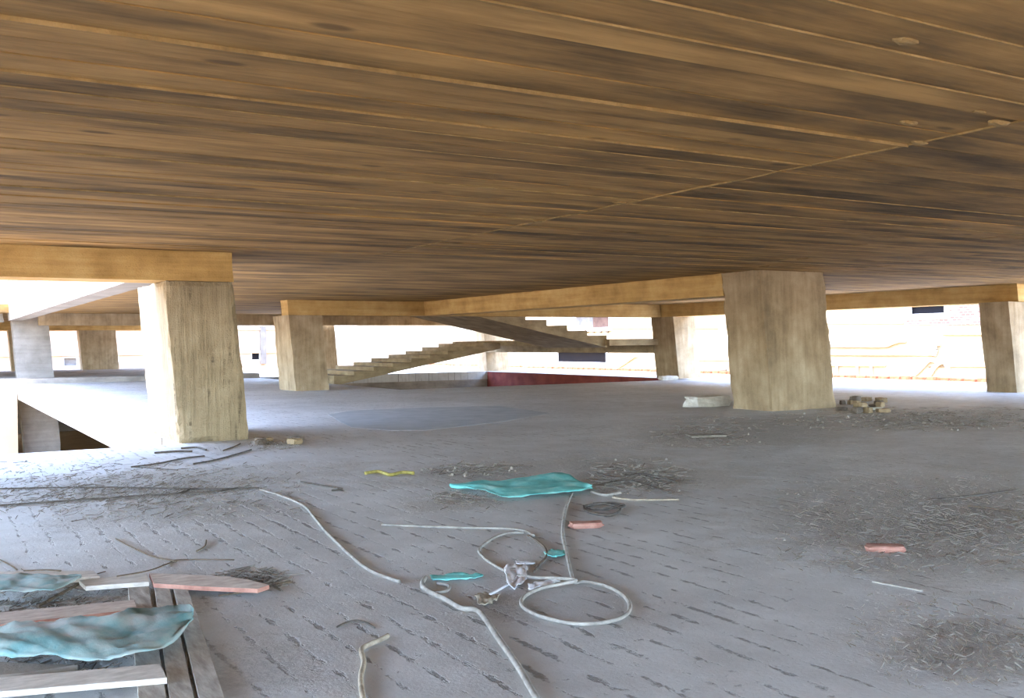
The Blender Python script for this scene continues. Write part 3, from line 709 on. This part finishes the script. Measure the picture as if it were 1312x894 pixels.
# sticks and rods
rods = [([(-10, 626), (120, 624), (250, 626), (332, 625)], .014, 'long thin rod lying straight across the left floor'),
        ([(-10, 648), (60, 643), (150, 637), (225, 632), (244, 626)], .016, 'long dark rod slanting towards the thin straight rod'),
        ([(168, 598), (200, 594), (235, 587), (262, 584)], .018, 'dark rod beside the courtyard edge'),
        ([(248, 594), (280, 588), (322, 576)], .018, 'dark rod slanting to the foot of the courtyard column'),
        ([(198, 580), (225, 578), (246, 578)], .024, 'short thick dark stick near the slab edge'),
        ([(170, 598), (200, 600), (228, 602)], .01, 'thin twig crossing the dark rod by the edge'),
        ([(232, 574), (252, 573), (264, 576)], .022, 'black stick right in front of the courtyard column'),
        ([(286, 577), (300, 572), (308, 568)], .016, 'short twig against the courtyard column'),
        ([(240, 632), (280, 629), (305, 625)], .016, 'short dark rod in line with the slanting rod'),
        ([(385, 617), (415, 622), (438, 626), (425, 628)], .016, 'bent dark strip beyond the winding hose'),
        ([(148, 690), (175, 704), (200, 714), (226, 719)], .009, 'thin curved twig behind the plank heap'),
        ([(264, 692), (262, 700), (252, 706)], .011, 'short bent twig beyond the reddish board'),
        ([(150, 738, .1), (190, 731, .06), (215, 722), (232, 717), (300, 717)], .008, 'long twig lying against the back of the plank heap'),
        ([(0, 717), (15, 725), (22, 730)], .008, 'short twig behind the beige plank'),
        ([(30, 731, .06), (60, 730, .06), (78, 731, .06)], .008, 'thin twig lying on the beige plank'),
        ([(280, 763), (330, 755), (372, 744)], .008, 'straight straw under the splintered board'),
        ([(300, 760), (345, 750), (375, 745)], .006, 'fine straw beside the splintered board tip'),
        ([(270, 738), (310, 733), (355, 731)], .006, 'fine twig behind the splintered board'),
        ([(1195, 640), (1260, 633), (1305, 627)], .014, 'dark twig on the straw far from the planks'),
        ([(1300, 655), (1262, 650), (1240, 648)], .01, 'thin grey twig on the straw')]
for pts, r, lab in rods:
    z0 = 0
    o = rope('rod' if 'rod' in lab else 'twig', pts, r*.62, M_wire if 'dark' in lab or 'rod' in lab or 'black' in lab else M_stick, n=6); tag(o, lab, 'rod' if 'rod' in lab else 'stick')

# ---------------------------------------------------------------- litter nobody could count, one object for each patch
FOOT = [cL, cR, cB, cC, cD]
def litter(label, px, py, sx, sy, n, lo, hi, seed, mix=(.4, .35, .25)):
    rnd = random.Random(seed); vs, fs, mi = [], [], []; base = at(px, py)
    for _ in range(n):
        x, y = rnd.gauss(px, sx), rnd.gauss(py, sy)
        if abs(x-px) > 2*sx or abs(y-py) > 2*sy: continue
        if y < 500 or y > 897 or x < -20 or x > 1330: continue
        p = at(x, y); u_, v_ = to_uv(p)
        if u_ < UC and v_ > VN-.05 or u_ > 30.8: continue
        if any(c[0]-.3 < u_ < c[0]+c[2]+.3 and c[1]-.3 < v_ < c[1]+c[3]+.3 for c in FOOT): continue
        p = p-base; l = rnd.uniform(lo, hi); a = rnd.random()*math.pi; d = Vector((math.cos(a), math.sin(a), 0)); s = Vector((-d.y, d.x, 0))
        b = len(vs); k = rnd.random(); m = 0 if k < mix[0] else 1 if k < mix[0]+mix[1] else 2
        if m < 2:
            w_ = rnd.uniform(.001, .003)*(.7+2*l); h_ = rnd.uniform(.003, .007); tz = rnd.uniform(0, .02)
            for i, c in enumerate((p-d*l/2, p+d*l/2)):
                z = .001+(tz if i else 0)
                vs += [c+s*w_+Vector((0, 0, z)), c-s*w_+Vector((0, 0, z)), c+Vector((0, 0, z+h_))]
            q = [(b, b+1, b+2), (b+3, b+5, b+4), (b, b+3, b+4, b+1), (b+1, b+4, b+5, b+2), (b+2, b+5, b+3, b)]
        else:
            l *= .2; r = [rnd.uniform(.3, .6)*l for _ in range(4)]; h_ = rnd.uniform(.25, .6)*l
            vs += [p+d*r[0], p+s*r[1], p-d*r[2], p-s*r[3], p+d*r[0]*.3+s*r[1]*.2+Vector((0, 0, h_)), p-d*r[2]*.4-s*r[3]*.3+Vector((0, 0, h_*.8))]
            q = [(b, b+1, b+2, b+3), (b, b+4, b+1), (b+1, b+4, b+5, b+2), (b+2, b+5, b+3), (b+3, b+5, b+4, b)]
        fs += q; mi += [m]*len(q)
    me = bpy.data.meshes.new('floor_litter'); me.from_pydata([tuple(v) for v in vs], [], fs)
    for m in (M_straw, M_dark, M_crumb): me.materials.append(m)
    me.polygons.foreach_set('material_index', mi); me.update()
    o = bpy.data.objects.new('floor_litter', me); COL.objects.link(o); o.location = base
    return tag(o, label, 'litter', None, 'stuff')
litter('straw and dark splinters strewn around the pink brick fragment', 1200, 672, 105, 32, 2400, .015, .11, 1)
litter('fine splinters in the dirt far out on the dented floor beyond the brick fragment', 1235, 822, 75, 30, 800, .008, .05, 2, (.25, .45, .3))
litter('twigs and crumbs in the dirt belt along the thick column foot', 1188, 537, 100, 8, 1000, .06, .4, 3)
litter('splinters and crumbs before the pale mortar crust', 905, 553, 38, 10, 340, .05, .25, 4)
litter('dark scraps and straw behind the bright turquoise sheet', 815, 612, 38, 12, 420, .05, .3, 5)
litter('straw and crumbs around the rods near the courtyard edge', 170, 628, 110, 20, 2000, .02, .16, 6)
litter('straw tuft under the tip of the splintered board', 325, 742, 24, 7, 200, .04, .22, 7, (.6, .35, .05))
litter('dark splinters on the ground between the planks', 70, 808, 50, 38, 900, .02, .12, 8, (.25, .6, .15))
litter('crumbs and twigs beside the courtyard column foot', 350, 570, 18, 4, 240, .03, .2, 9, (.2, .3, .5))
litter('thin straw beyond the straight pale hose', 600, 640, 26, 6, 130, .03, .2, 10)
litter('few dark fibres behind the bright sheet and yellowish rope', 610, 603, 36, 5, 180, .06, .35, 11)
